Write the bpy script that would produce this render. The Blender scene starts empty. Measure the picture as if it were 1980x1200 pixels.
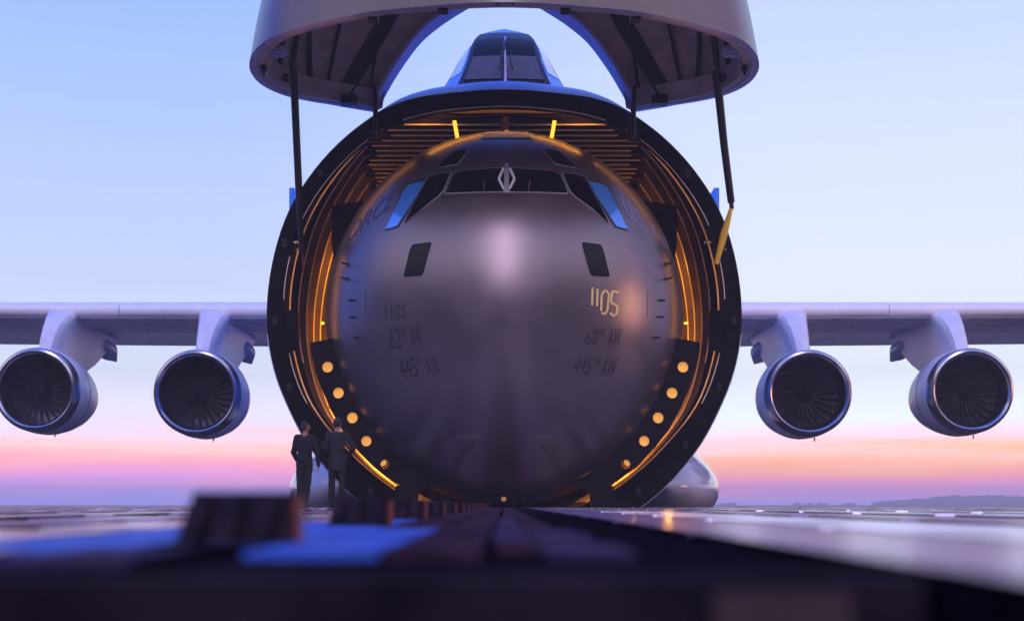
import bpy, bmesh, math, random
from mathutils import Vector, Matrix
random.seed(7)
PI = math.pi
C = bpy.context.scene.collection
# ------------------------------------------------------------------ camera
F = 2720.0           # focal length in photo pixels (photo 1980 wide)
CX, CY = 975.0, 975.0
H = 0.06             # camera height above the loading deck
cam_d = bpy.data.cameras.new('camera')
cam = bpy.data.objects.new('camera', cam_d); C.objects.link(cam)
cam.location = (0, 0, H); cam.rotation_euler = (PI/2, 0, 0)
cam_d.sensor_width = 36; cam_d.lens = F/1980*36
cam_d.shift_x = 15/1980; cam_d.shift_y = 375/1980
cam_d.clip_start = .05; cam_d.clip_end = 20000
cam_d.dof.use_dof = True; cam_d.dof.focus_distance = 31.0; cam_d.dof.aperture_fstop = 1.8
bpy.context.scene.camera = cam
vs = bpy.context.scene.view_settings
vs.view_transform = 'Standard'; vs.look = 'None'; vs.exposure = 0; vs.gamma = 1
# ------------------------------------------------------------------ world
def s2l(c):
    c = c/255
    return c/12.92 if c <= .04045 else ((c+.055)/1.055)**2.4
def rgb(r, g, b): return (s2l(r), s2l(g), s2l(b), 1)
w = bpy.data.worlds.new('World'); bpy.context.scene.world = w; w.use_nodes = True
nt = w.node_tree; nt.nodes.clear(); N = nt.nodes.new; L = nt.links.new
def math_n(op, a, b=None, clamp=False):
    n = N('ShaderNodeMath'); n.operation = op; n.use_clamp = clamp
    for i, v in enumerate((a, b)):
        if v is None: continue
        if isinstance(v, (int, float)): n.inputs[i].default_value = v
        else: L(v, n.inputs[i])
    return n.outputs[0]
def smooth(v, lo, hi):
    n = N('ShaderNodeMapRange'); n.interpolation_type = 'SMOOTHSTEP'
    L(v, n.inputs[0]); n.inputs[1].default_value = lo; n.inputs[2].default_value = hi
    n.inputs[3].default_value = 0; n.inputs[4].default_value = 1
    return n.outputs[0]
def ramp(v, stops):
    n = N('ShaderNodeValToRGB'); L(v, n.inputs[0]); r = n.color_ramp
    while len(r.elements) < len(stops): r.elements.new(.5)
    for e, (p, c) in zip(r.elements, stops): e.position = p; e.color = c
    return n.outputs[0]
def mixc(f, a, b, mode='MIX'):
    n = N('ShaderNodeMix'); n.data_type = 'RGBA'; n.blend_type = mode
    if isinstance(f, (int, float)): n.inputs[0].default_value = f
    else: L(f, n.inputs[0])
    for i, v in ((6, a), (7, b)):
        if isinstance(v, tuple): n.inputs[i].default_value = v
        else: L(v, n.inputs[i])
    return n.outputs[2]
tc = N('ShaderNodeTexCoord'); sx = N('ShaderNodeSeparateXYZ'); L(tc.outputs['Generated'], sx.inputs[0])
X, Y, Z = sx.outputs
noi = N('ShaderNodeTexNoise'); mp = N('ShaderNodeMapping'); L(tc.outputs['Generated'], mp.inputs[0])
mp.inputs['Scale'].default_value = (3, 3, 60); L(mp.outputs[0], noi.inputs[0]); noi.inputs['Scale'].default_value = 1.6
noi.inputs['Detail'].default_value = 5
band = math_n('MULTIPLY', math_n('SUBTRACT', noi.outputs[0], .5), .034)
el = math_n('MULTIPLY', math_n('ADD', Z, band), 1/.36)
def st(y, r, g, b): return ((975-y)/2720/math.sqrt(1+((975-y)/2720)**2)/.36, rgb(r, g, b))
left = ramp(el, [st(975,150,150,252), st(950,190,145,250), st(927,244,150,206), st(899,255,165,165), st(868,255,198,186),
                 st(835,234,216,236), st(780,226,226,248), st(690,218,228,252), st(560,202,216,254), st(300,182,204,255), st(0,156,190,255)])
right = ramp(el, [st(975,168,150,240), st(955,222,140,210), st(932,255,146,150), st(906,255,166,110), st(880,255,190,140),
                  st(850,248,214,226), st(815,232,240,248), st(700,236,243,254), st(540,230,238,254), st(300,216,229,255), st(0,196,214,255)])
front = mixc(smooth(X, -.22, .2), left, right)
boost = N('ShaderNodeMapRange'); L(Z, boost.inputs[0]); boost.inputs[1].default_value = 0; boost.inputs[2].default_value = .09; boost.inputs[3].default_value = 2.0; boost.inputs[4].default_value = 1.03
vm_ = N('ShaderNodeVectorMath'); vm_.operation = 'SCALE'; L(front, vm_.inputs[0]); L(boost.outputs[0], vm_.inputs[3]); front = vm_.outputs[0]
# the rest of the dome: deep dusk blue overhead and to the left, pale lilac right, dim behind
side = mixc(smooth(X, -.6, .8), (.10,.27,1.35,1), (.5,.5,.95,1))
back = ramp(math_n('MAXIMUM', Z, 0), [(0, (.012,.010,.02,1)), (.25, (.022,.02,.04,1)), (.38, (.9,.8,1.1,1)), (.5, (1.3,1.2,1.55,1)), (.7, (1.4,1.3,1.9,1)), (1, (.16,.28,.9,1))])
zen = mixc(smooth(X, -.5, .5), (.06,.24,1.2,1), (.16,.3,1.05,1))
c1 = mixc(smooth(Y, -.35, .3), back, side)
c1 = mixc(smooth(Z, .45, .85), c1, zen)
c1 = mixc(math_n('MULTIPLY', smooth(Y, .45, .85), math_n('SUBTRACT', 1, smooth(Z, .37, .6))), c1, front)
# bright patch added behind the camera to put a highlight on the nose
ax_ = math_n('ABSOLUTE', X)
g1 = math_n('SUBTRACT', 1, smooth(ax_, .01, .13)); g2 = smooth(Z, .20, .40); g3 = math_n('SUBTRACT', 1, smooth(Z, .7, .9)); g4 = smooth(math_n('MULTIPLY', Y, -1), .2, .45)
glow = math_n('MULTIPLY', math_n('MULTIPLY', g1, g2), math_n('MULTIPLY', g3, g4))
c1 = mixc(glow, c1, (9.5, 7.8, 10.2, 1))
# a little physical dusk sky on top
sky = N('ShaderNodeTexSky'); sky.sky_type = 'NISHITA'; sky.sun_disc = False
SUN_EL, SUN_AZ = math.radians(6), math.radians(101)     # azimuth clockwise from +Y
sky.sun_elevation = SUN_EL; sky.sun_rotation = SUN_AZ
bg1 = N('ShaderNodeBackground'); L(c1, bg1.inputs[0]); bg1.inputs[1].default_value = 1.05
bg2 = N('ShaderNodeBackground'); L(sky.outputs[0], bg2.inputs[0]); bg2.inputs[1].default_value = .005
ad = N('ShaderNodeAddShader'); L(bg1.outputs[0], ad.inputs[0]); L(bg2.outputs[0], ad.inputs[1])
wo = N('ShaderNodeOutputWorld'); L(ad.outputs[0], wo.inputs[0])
# ------------------------------------------------------------------ sun
sd = bpy.data.lights.new('sun', 'SUN'); sd.energy = .6; sd.angle = math.radians(20); sd.color = (1, .50, .33)
so = bpy.data.objects.new('sun', sd); C.objects.link(so)
dirv = Vector((math.sin(SUN_AZ)*math.cos(SUN_EL), math.cos(SUN_AZ)*math.cos(SUN_EL), math.sin(SUN_EL)))
so.rotation_euler = dirv.to_track_quat('Z', 'Y').to_euler()

# ------------------------------------------------------------------ helpers
def mat(name, col, rough=.5, metal=0, nscale=4, namt=.12, bump=0, coat=0, spec=.5, emit=None, es=0, rvar=.08, stretch=(1,1,1)):
    m = bpy.data.materials.new(name); m.use_nodes = True; t = m.node_tree; b = t.nodes['Principled BSDF']
    b.inputs['Roughness'].default_value = rough; b.inputs['Metallic'].default_value = metal
    b.inputs['Specular IOR Level'].default_value = spec
    b.inputs['Coat Weight'].default_value = coat; b.inputs['Coat Roughness'].default_value = .08
    tcn = t.nodes.new('ShaderNodeTexCoord'); mpn = t.nodes.new('ShaderNodeMapping'); mpn.inputs['Scale'].default_value = stretch
    n = t.nodes.new('ShaderNodeTexNoise'); n.inputs['Scale'].default_value = nscale; n.inputs['Detail'].default_value = 6
    t.links.new(tcn.outputs['Object'], mpn.inputs[0]); t.links.new(mpn.outputs[0], n.inputs[0])
    r = t.nodes.new('ShaderNodeValToRGB'); c = Vector(col[:3])
    r.color_ramp.elements[0].position = .3; r.color_ramp.elements[1].position = .7
    r.color_ramp.elements[0].color = (*(c*(1-namt)), 1); r.color_ramp.elements[1].color = (*(c*(1+namt)), 1)
    t.links.new(n.outputs[0], r.inputs[0]); t.links.new(r.outputs[0], b.inputs['Base Color'])
    mr = t.nodes.new('ShaderNodeMapRange'); mr.inputs[3].default_value = max(.02, rough-rvar); mr.inputs[4].default_value = rough+rvar
    t.links.new(n.outputs[0], mr.inputs[0]); t.links.new(mr.outputs[0], b.inputs['Roughness'])
    if bump:
        bn = t.nodes.new('ShaderNodeBump'); bn.inputs['Strength'].default_value = bump; bn.inputs['Distance'].default_value = .02
        t.links.new(n.outputs[0], bn.inputs['Height']); t.links.new(bn.outputs[0], b.inputs['Normal'])
    if emit:
        b.inputs['Emission Color'].default_value = (*emit, 1); b.inputs['Emission Strength'].default_value = es
    return m
def pan(m, sy=1.2, sz=.9):
    """thin darker panel seams (real joints in the skin) by world position"""
    return m
M = dict(
    white=mat('white_paint', (.74,.72,.80), .36, 0, 2.0, .08, coat=.05),
    hull=mat('fuselage_sky_blue', (.10,.36,1.0), .42, 0, 2.0, .05, spec=.2),  # blue sky reflection put into the base colour of a pale skin
    visor=mat('visor_shaded', (.14,.10,.098), .3, 0, 1.5, .07, coat=.3),  # white skin in shade, the shade put into this dark colour
    rim=mat('dark_rim_paint', (.005,.004,.0045), .7, 0, 9, .35, spec=.08),
    bay=mat('bay_lining', (.11,.06,.026), .6, 0, 3, .25),
    web=mat('bay_frame_dark', (.012,.007,.005), .7, 0, 5, .3, spec=.1),
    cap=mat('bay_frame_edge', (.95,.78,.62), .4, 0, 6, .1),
    amber=mat('amber_glow', (.9,.5,.08), .4, emit=(1,.52,.04), es=1.6),
    podw=mat('fairing_paint', (.55,.52,.58), .14, 0, 2.5, .15, coat=.8, stretch=(1,.2,1)),
    violet=mat('deck_violet_paint', (.035,.02,.06), .8, 0, 5, .5, spec=.1),
    seam=mat('joint_sealant', (.09,.075,.085), .5, .3, 9, .2),
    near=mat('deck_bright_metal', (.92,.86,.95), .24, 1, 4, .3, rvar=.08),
    block=mat('guide_block_rust', (.020,.010,.013), .8, 0, 20, .5, spec=.1),
    round=mat('hole_glow', (.9,.5,.1), .5, 0, 5, .3, emit=(1,.40,.05), es=.62),
    grey=mat('grey_military_paint', (.20,.162,.178), .31, .72, 1.4, .08, coat=.0, spec=.6),
    glass=mat('dark_glass', (.002,.002,.003), .05, 0, 3, .1, spec=.15, rvar=.02),
    sky_pane=mat('sky_reflection_glass', (.08,.34,.95), .12, .3, 3, .05, coat=1, rvar=.02),  # reflected blue sky put into the pane colour
    frame=mat('window_frame', (.5,.47,.52), .35, .2, 6, .1),
    chrome=mat('polished_metal', (.46,.43,.47), .22, 1, 3, .08, rvar=.05),
    fan=mat('fan_blade', (.105,.105,.11), .3, .7, 8, .3),
    duct=mat('intake_duct', (.008,.008,.009), .6, 0, 5, .2, spec=.2),
    black=mat('black_metal', (.012,.011,.013), .42, .3, 12, .3),
    wing=mat('wing_paint', (.56,.50,.62), .28, 0, 1.2, .07, coat=.3),
    slat=mat('slat_paint', (.92,.90,.95), .25, .0, 1.5, .05, coat=.4),
    liner=mat('visor_liner', (.58,.42,.34), .6, 0, 2.5, .2, bump=.2),
    liner_rib=mat('visor_rib', (.03,.02,.022), .6, 0, 6, .2),
    flange=mat('visor_flange', (.5,.42,.6), .4, .1, 5, .12),
    plate=mat('dark_plate', (.008,.005,.006), .7, 0, 8, .3, spec=.12),
    letter_sunlit=mat('marking_sunlit', (.85,.6,.22), .45, 0, 20, .15),  # warm sunlight on the right-hand serial put into its colour
    letter_dark=mat('marking_dark', (.035,.028,.035), .5, 0, 20, .2),
    letter_blue=mat('marking_blue', (.04,.045,.12), .45, 0, 20, .2),
    yellow=mat('yellow_paint', (.9,.5,.03), .4, 0, 6, .15),
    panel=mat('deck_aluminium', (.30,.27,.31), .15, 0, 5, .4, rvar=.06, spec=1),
    lilac=mat('deck_lilac_metal', (.20,.11,.26), .2, 0, 5, .5, rvar=.1, spec=.7),
    bluedeck=mat('deck_blue', (.022,.085,.42), .55, .0, 3, .55, spec=.2),  # panels with a blue base colour
    deck=mat('deck_frame', (.010,.006,.010), 1, 0, 10, .4, spec=.0),
    darkdeck=mat('deck_rubber', (.050,.028,.040), 1.0, 0, 6, .6, spec=.0),
    redpaint=mat('deck_red_oxide', (.20,.025,.018), .5, 0, 12, .35),
    brown=mat('deck_brown', (.055,.024,.028), .6, 0, 5, .25),
    skin=mat('skin', (.30,.15,.10), .55, 0, 20, .1),
    hair=mat('hair', (.02,.014,.01), .6, 0, 60, .4),
    navy=mat('navy_cloth', (.004,.006,.009), .85, 0, 40, .3, bump=.3),
    coat=mat('charcoal_cloth', (.010,.011,.017), .85, 0, 40, .3, bump=.3),
    trouser=mat('dark_trouser', (.007,.009,.009), .85, 0, 40, .3, bump=.3),
    shoe=mat('black_leather', (.01,.01,.01), .3, 0, 20, .3),
    shirt=mat('white_shirt', (.75,.75,.8), .8, 0, 30, .05),
    ground=mat('concrete_apron', (.06,.05,.065), .9, 0, .3, .25, spec=.1),
    tree=mat('tree_leaves', (.03,.045,.03), .8, 0, .2, .4),
    hill=mat('hill_cover', (.05,.06,.06), .9, 0, .01, .3),
)
def P(px, py, y): return Vector(((px-CX)/F*y, y, H+(CY-py)/F*y))
def link(name, me, m, parent=None, smooth_=True, loc=None):
    if isinstance(me, bmesh.types.BMesh):
        bm = me; me = bpy.data.meshes.new(name); bm.to_mesh(me); bm.free()
    me.name = name
    if smooth_ is True:
        for p in me.polygons: p.use_smooth = True
        try: me.set_sharp_from_angle(angle=math.radians(38))
        except Exception: pass
    me.materials.clear(); me.materials.append(m)
    o = bpy.data.objects.new(name, me); C.objects.link(o)
    if parent is not None:
        o.parent = parent; o.matrix_parent_inverse = parent_world(parent).inverted()
    return o
def parent_world(o):
    m = o.matrix_basis.copy()
    if o.parent: m = parent_world(o.parent) @ o.matrix_parent_inverse @ m
    return m
def thing(name, label, cat, loc=(0,0,0), group=None):
    o = bpy.data.objects.new(name, None); C.objects.link(o); o.location = loc
    o.empty_display_size = .3
    o['label'] = label; o['category'] = cat
    if group: o['group'] = group
    return o
def box(bm, lo, hi, rot=None, piv=None):
    vs_ = [Vector((x, y, z)) for x in (lo[0], hi[0]) for y in (lo[1], hi[1]) for z in (lo[2], hi[2])]
    if rot: vs_ = [rot @ (v-piv)+piv for v in vs_]
    v = [bm.verts.new(p) for p in vs_]
    for f in ((0,1,3,2), (4,6,7,5), (0,4,5,1), (2,3,7,6), (0,2,6,4), (1,5,7,3)): bm.faces.new([v[i] for i in f])
    return v
def bar(bm, a, b, wx, wy, up=Vector((0,1,0))):
    a, b = Vector(a), Vector(b); d = (b-a).normalized()
    s = d.cross(up).normalized(); t = s.cross(d).normalized()
    r = []
    for p in (a, b):
        r.append([bm.verts.new(p+s*i*wx/2+t*j*wy/2) for i, j in ((-1,-1), (1,-1), (1,1), (-1,1))])
    for k in range(4): bm.faces.new([r[0][k], r[0][(k+1)%4], r[1][(k+1)%4], r[1][k]])
    bm.faces.new(r[0][::-1]); bm.faces.new(r[1])
def tube(bm, pts, rad, n=10, cap=True):
    pts = [Vector(p) for p in pts]; rings = []
    rads = rad if isinstance(rad, (list, tuple)) else [rad]*len(pts)
    for i, p in enumerate(pts):
        d = (pts[min(i+1, len(pts)-1)]-pts[max(i-1, 0)]).normalized()
        u = Vector((0,1,0)) if abs(d.y) < .9 else Vector((0,0,1))
        s = d.cross(u).normalized(); t = s.cross(d)
        rings.append([bm.verts.new(p+(s*math.cos(a)+t*math.sin(a))*rads[i]) for a in [2*PI*k/n for k in range(n)]])
    for a, b in zip(rings, rings[1:]):
        for k in range(n): bm.faces.new([a[k], a[(k+1)%n], b[(k+1)%n], b[k]])
    if cap: bm.faces.new(rings[0][::-1]); bm.faces.new(rings[-1])
def loft(bm, rings, closed=True, cap0=False, cap1=False):
    vr = [[bm.verts.new(p) for p in r] for r in rings]; n = len(vr[0])
    for a, b in zip(vr, vr[1:]):
        for k in range(n if closed else n-1):
            try: bm.faces.new([a[k], a[(k+1)%n], b[(k+1)%n], b[k]])
            except ValueError: pass
    if cap0: bm.faces.new(vr[0][::-1])
    if cap1: bm.faces.new(vr[-1])
    return vr
def lathe(bm, prof, cx, cz, n=64):
    """profile of (y, r) turned about the fore-and-aft axis through (cx, cz)"""
    rings = [[Vector((cx+r*math.cos(2*PI*k/n), y, cz+r*math.sin(2*PI*k/n))) for k in range(n)] for y, r in prof]
    loft(bm, rings)
def fix(bm):
    bmesh.ops.remove_doubles(bm, verts=bm.verts, dist=1e-5)
    bmesh.ops.recalc_face_normals(bm, faces=bm.faces); return bm
def round_poly(pts, r=4, k=4):
    out = []; n = len(pts)
    for i in range(n):
        p = Vector(pts[i]); a = Vector(pts[i-1])-p; b = Vector(pts[(i+1)%n])-p
        ra = min(r, a.length*.4); rb = min(r, b.length*.4)
        A = p+a.normalized()*ra; B = p+b.normalized()*rb
        for j in range(k+1):
            t = j/k; out.append(A*(1-t)**2+p*2*t*(1-t)+B*t*t)
    return out

# ================================================================== GROUND
bm = bmesh.new()
for r in ((-9000, -50, 9000, 12000),):
    v = [bm.verts.new((x, y, -1.25)) for x, y in ((r[0], r[1]), (r[2], r[1]), (r[2], r[3]), (r[0], r[3]))]; bm.faces.new(v)
g = link('ground', bm, M['ground'], smooth_=False); g['kind'] = 'structure'

# ================================================================== LARGE AIRCRAFT
YR = 31.4
OUT = [(0,173.5),(55,176),(97,181),(156,187),(211,199),(244,219),(285,246),(325,281),(362,321),(391,362),(418,407),(442,479),
       (457,561),(460,600),(459,640),(456,662),(449,700),(434,750),(414,791),(390,843),(350,897),(272,975),(200,1012),(100,1038),(0,1044)]
INN = [(0,208),(77,212),(157,223),(231,247),(256,266),(282,286),(325,329),(362,377),(389,422),(416,505),(425,561),(426,600),
       (416,680),(403,730),(385,775),(325,851),(249,922),(209,952),(150,982),(80,1000),(0,1006)]
NP = 128
def polar(pts, sm):
    cy = 600.0; a = []
    for hw, y in pts:
        r = math.hypot(hw, cy-y); a.append((math.atan2(hw, cy-y), r))   # angle from up, 0..pi
    def R(t):
        t = abs(t)
        if t > PI: t = 2*PI-t
        for (t0, r0), (t1, r1) in zip(a, a[1:]):
            if t0 <= t <= t1+1e-9: return r0+(r1-r0)*(t-t0)/(t1-t0)
        return a[-1][1]
    raw = [R(2*PI*k/720) for k in range(720)]
    smv = []
    for k in range(720):
        ws = s = 0
        for j in range(-sm, sm+1):
            wgt = math.exp(-(j/(sm*.5))**2); ws += wgt; s += wgt*raw[(k+j) % 720]
        smv.append(s/ws)
    out = []
    for k in range(NP):
        t = 2*PI*k/NP; r = smv[int(k*720/NP)]
        out.append(((r*math.sin(t))/F*YR, H+(CY-(cy-r*math.cos(t)))/F*YR))
    return out
PO = polar(OUT, 22); PI_ = polar(INN, 16)
ZC = H+(CY-600)/F*YR
def sec(prof, y, sx=1, sz=1, zmin=None, zmax=None, zc=ZC):
    r = []
    for x, z in prof:
        z = zc+(z-zc)*sz
        if zmin is not None: z = max(z, zmin)
        if zmax is not None: z = min(z, zmax)
        r.append(Vector((x*sx, y, z)))
    return r
air = thing('cargo_aircraft', 'huge cargo plane with raised nose visor and four engines, another plane inside it', 'cargo plane', (0, 36, -1.25))
# fuselage skin : top bulges up towards the flight deck
def secb(y, sx=1, sz=1, zmin=None, zmax=None):
    k = topz(y); r = []
    for x, z in PI_:
        z = ZC+(z-ZC)*sz*(k if z > ZC else 1)
        if zmin is not None: z = max(z, zmin)
        if zmax is not None: z = min(z, zmax)
        r.append(Vector((x*sx, y, z)))
    return r
def topz(y): 
    t = min(1, max(0, (y-YR)/5.5)); return 1+.29*math.sin(t*PI/2)
rings = []
for y in (31.43, 31.8, 32.4, 33.2, 34, 35, 36, 37, 39, 45, 52, 60, 66):
    k = topz(y); r = []
    for x, z in PO:
        zz = ZC+(z-ZC)*(k if z > ZC else 1)
        r.append(Vector((x, y, zz)))
    rings.append(r)
for y, s in ((74, .8), (84, .45), (92, .12)):
    rings.append([Vector((v.x*s, y, ZC+2+(v.z-ZC-2)*s)) for v in rings[12]])
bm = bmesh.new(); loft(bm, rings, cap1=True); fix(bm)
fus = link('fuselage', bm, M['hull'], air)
# dark front frame of the opening
bm = bmesh.new()
rr = [sec(PO, 31.62, .999, .999), sec(PO, 31.40, .999, .999), sec(PO, 31.36, .992, .992), sec(PI_, 31.36, 1.006, 1.006), sec(PI_, 31.40, 1, 1), sec(PI_, 31.62, 1, 1), sec(PI_, 31.66, 1.02, 1.02), sec(PO, 31.62, .999, .999)]
loft(bm, rr); fix(bm)
link('opening_frame', bm, M['rim'], air)
# bright lip on the skin edge
bm = bmesh.new()
tube(bm, [v for v in sec(PO, 31.5, 1.0015, 1.0015)][34:61], .018, 6); link('skin_edge', bm, M['slat'], air); bm = bmesh.new()
tube(bm, [v for v in sec(PO, 31.5, 1.0015, 1.0015)][68:95], .018, 6)
link('skin_edge', bm, M['slat'], air)
# bay
ZT = 8.73
bm = bmesh.new()
loft(bm, [secb(y, 1.035, 1.03, -.02, ZT+.14) for y in (31.7, 32.4, 33.2, 34, 36, 38, 44, 50)], cap1=True)
for f in bm.faces: f.normal_flip()
link('bay_lining', bm, M['bay'], air)
# frame webs + pale caps, light caught on the edges put into their colour
for i, y in enumerate((32.2, 33.5, 34.85, 36.2, 37.5, 38.9, 40.3)):
    bm = bmesh.new()
    a = secb(y, 1.034, 1.029, 0, ZT+.1); b = secb(y, .999, .999, 0, ZT)
    a2 = [v+Vector((0,.06,0)) for v in a]; b2 = [v+Vector((0,.06,0)) for v in b]
    loft(bm, [a, b, b2, a2]); fix(bm)
    fr = link('bay_frame', bm, M['web' if i < 2 else 'bay'], air)  # deeper frames paler: amber lamp glow put into their colour
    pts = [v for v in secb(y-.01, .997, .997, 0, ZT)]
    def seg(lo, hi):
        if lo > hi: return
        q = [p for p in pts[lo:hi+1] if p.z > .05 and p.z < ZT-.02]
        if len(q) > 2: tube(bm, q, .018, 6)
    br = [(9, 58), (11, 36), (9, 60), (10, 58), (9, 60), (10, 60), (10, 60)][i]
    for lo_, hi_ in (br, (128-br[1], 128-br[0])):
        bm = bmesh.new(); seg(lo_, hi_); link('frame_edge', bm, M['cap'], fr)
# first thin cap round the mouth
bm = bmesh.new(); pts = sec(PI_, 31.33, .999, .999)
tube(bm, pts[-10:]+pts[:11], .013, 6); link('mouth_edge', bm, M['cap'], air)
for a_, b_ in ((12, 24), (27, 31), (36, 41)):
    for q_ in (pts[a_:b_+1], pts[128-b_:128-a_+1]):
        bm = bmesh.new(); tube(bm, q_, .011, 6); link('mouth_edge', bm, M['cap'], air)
# ceiling beams
def in_hw(z, y):
    best = 0; q = [(v.x, v.z) for v in secb(y)]
    for (x0, z0), (x1, z1) in zip(q[:64], q[1:65]):
        if (z0-z)*(z1-z) <= 0 and z0 != z1: best = max(best, x0+(x1-x0)*(z-z0)/(z1-z0))
    return best
for i in range(16):
    y = 32.0+.47*i; bm = bmesh.new()
    hw = in_hw(ZT-.04, y)
    random.seed(i); e1 = hw-random.uniform(0, .35); e2 = hw-random.uniform(0, .35)
    box(bm, (-hw-.1, y+.005, ZT-.02), (hw+.1, y+.05, ZT+.13))
    bmo = link('ceiling_beam', bm, M['web'], air, smooth_=False)
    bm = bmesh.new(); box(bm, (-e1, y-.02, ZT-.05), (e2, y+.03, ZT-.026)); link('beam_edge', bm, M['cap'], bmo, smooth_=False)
# upper inner arch above ceiling: closing panel
bm = bmesh.new()
up = [v for v in sec(PI_, 31.75, 1.01, 1.01) if v.z > ZT+.12]
up.sort(key=lambda v: v.x)
vv = [bm.verts.new(v) for v in up]+[bm.verts.new((up[-1].x, 31.75, ZT+.1)), bm.verts.new((up[0].x, 31.75, ZT+.1))]
bm.faces.new(vv); link('ceiling_fascia', bm, M['web'], air, smooth_=False)
# bars given an amber emission and brown post hanging above the carried nose
for px in (880.5, 1070.5):
    bm = bmesh.new(); s = 1 if px < 975 else -1
    bar(bm, P(px-2*s, 234, 31.9), P(px+5*s, 272, 31.9), .085, .06)
    link('amber_bar', bm, M['amber'], air, smooth_=False)
bm = bmesh.new(); bar(bm, P(977, 218, 32), P(977, 256, 32), .16, .1); link('ceiling_post', bm, mat('post_brown', (.35,.10,.03), .5), air, smooth_=False)
# dark side boxes
for s in (-1, 1):
    bm = bmesh.new()
    q = [P(CX+s*334, 398, 33.2), P(CX+s*290, 390, 33.2), P(CX+s*240, 388, 33.2), P(CX+s*240, 560, 33.2), P(CX+s*326, 520, 33.2), P(CX+s*334, 470, 33.2)]
    vf = [bm.verts.new(p) for p in q]; vb = [bm.verts.new(p+Vector((0,.5,0))) for p in q]
    bm.faces.new(vf); bm.faces.new(vb[::-1])
    for k in range(len(q)): bm.faces.new([vf[k], vf[(k+1)%len(q)], vb[(k+1)%len(q)], vb[k]])
    fix(bm); link('side_locker', bm, M['plate'], air, smooth_=False)
# perforated curved plates : holes cut by building the mesh round them
def perforated(s):
    YP = 30.72; bm = bmesh.new(); cc = (977, 612)
    holes = [(633,709,10.5), (654,759,10.5), (681,807,10.5), (708,852,10), (744,897,9)]
    outer = [(600,662),(601,680),(610,718),(622,752),(640,793),(662,832),(690,868),(722,902),(760,930),(800,952)]
    inner = [(646,653),(652,690),(664,724),(680,756),(698,788),(720,822),(748,858),(780,888),(815,915),(850,935)]
    # Delaunay free approach: strip of quads in (u,v) fine grid, dropping cells inside holes then snapping the rim
    def pt(u, v):
        f = u*(len(outer)-1); i = min(int(f), len(outer)-2); t = f-i
        o_ = Vector(outer[i])*(1-t)+Vector(outer[i+1])*t; n_ = Vector(inner[i])*(1-t)+Vector(inner[i+1])*t
        return o_*(1-v)+n_*v
    U, V = 220, 36; grid = [[pt(i/U, j/V) for j in range(V+1)] for i in range(U+1)]
    def inside(p): return any((p-Vector(h[:2])).length < h[2] for h in holes)
    ins = [[inside(p) for p in r] for r in grid]
    for i in range(U+1):
        for j in range(V+1):
            p = grid[i][j]
            for h in holes:
                d = p-Vector(h[:2])
                if h[2]-1.6 < d.length < h[2]+1.6 and d.length > 0: 
                    if not ins[i][j] or any(0 <= a <= U and 0 <= b <= V and not ins[a][b] for a, b in ((i-1,j),(i+1,j),(i,j-1),(i,j+1))):
                        grid[i][j] = Vector(h[:2])+d.normalized()*h[2]; ins[i][j] = False
    vm = {}
    def vert(i, j):
        if (i, j) not in vm:
            p = grid[i][j]; x = p.x if s < 0 else 2*977-p.x
            vm[i, j] = bm.verts.new(P(x, p.y, YP))
        return vm[i, j]
    for i in range(U):
        for j in range(V):
            q = [(i,j),(i+1,j),(i+1,j+1),(i,j+1)]
            if not any(ins[a][b] for a, b in q) and not inside(sum((grid[a][b] for a, b in q), Vector((0,0)))/4):
                bm.faces.new([vert(*a) for a in q])
    r = bmesh.ops.extrude_face_region(bm, geom=list(bm.faces))
    for e in r['geom']:
        if isinstance(e, bmesh.types.BMVert): e.co.y += .12
    fix(bm); link('perforated_plate', bm, M['plate'], air, smooth_=False)
    for px, py in ((612, 690), (640, 780), (690, 858), (752, 915)):
        x = px if s < 0 else 2*977-px; bm = bmesh.new(); a = P(x, py, 30.85); bar(bm, a, Vector((a.x*1.03, 31.7, a.z)), .09, .09, up=Vector((0,0,1))); link('plate_bracket', bm, M['black'], air, smooth_=False)
perforated(-1); perforated(1)
for s in (-1, 1):
    for k, (px, py, r) in enumerate(((633,709,11.5), (654,759,11.5), (681,807,11.5), (708,852,11), (740,893,7))):
        x = px if s < 0 else 2*977-px; bm = bmesh.new(); c = P(x, py, 30.80); rr0 = r/F*30.80
        tube(bm, [c, c+Vector((0,.04,0))], rr0, 28)
        link('hole_glow_disc', bm, M['round'], air)  # glowing disc added for the amber bay light showing through the hole
# hardware on the frame
def fitting(px, py, s=1.0, par=air, Y_=31.3):
    bm = bmesh.new(); p = P(px, py, Y_)
    box(bm, p-Vector((.11*s, .05, .2*s)), p+Vector((.11*s, .06, .2*s)))
    for dz in (-.12, .12): tube(bm, [p+Vector((0, -.05, dz*s)), p+Vector((0, -.1, dz*s))], .035*s, 10)
    bmesh.ops.bevel(bm, geom=[e for e in bm.edges if e.calc_length() > .1], offset=.015, segments=1, affect='EDGES')
    link('latch_fitting', bm, M['black'], par)
for k in (12, 19, 26, 33, 39, 45, 51):
    for k2 in (k, 128-k):
        a = (Vector(PO[k2])+Vector(PI_[k2]))/2; bm = bmesh.new(); p = Vector((a.x, 31.34, a.y))
        box(bm, p-Vector((.06, .03, .09)), p+Vector((.06, .03, .09)))
        bmesh.ops.bevel(bm, geom=list(bm.edges), offset=.012, segments=1, affect='EDGES')
        for dz in (-.05, .05): tube(bm, [p+Vector((0, -.03, dz)), p+Vector((0, -.06, dz))], .02, 10)
        link('latch_fitting', bm, M['black'], air)
for px in (563, 1386):
    bm = bmesh.new(); bar(bm, P(px, 600, 31.22), P(px+(3 if px < 975 else -3), 678, 31.22), .3, .1); link('side_latch', bm, M['rim'], air)
bm = bmesh.new(); y = 31.2
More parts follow.
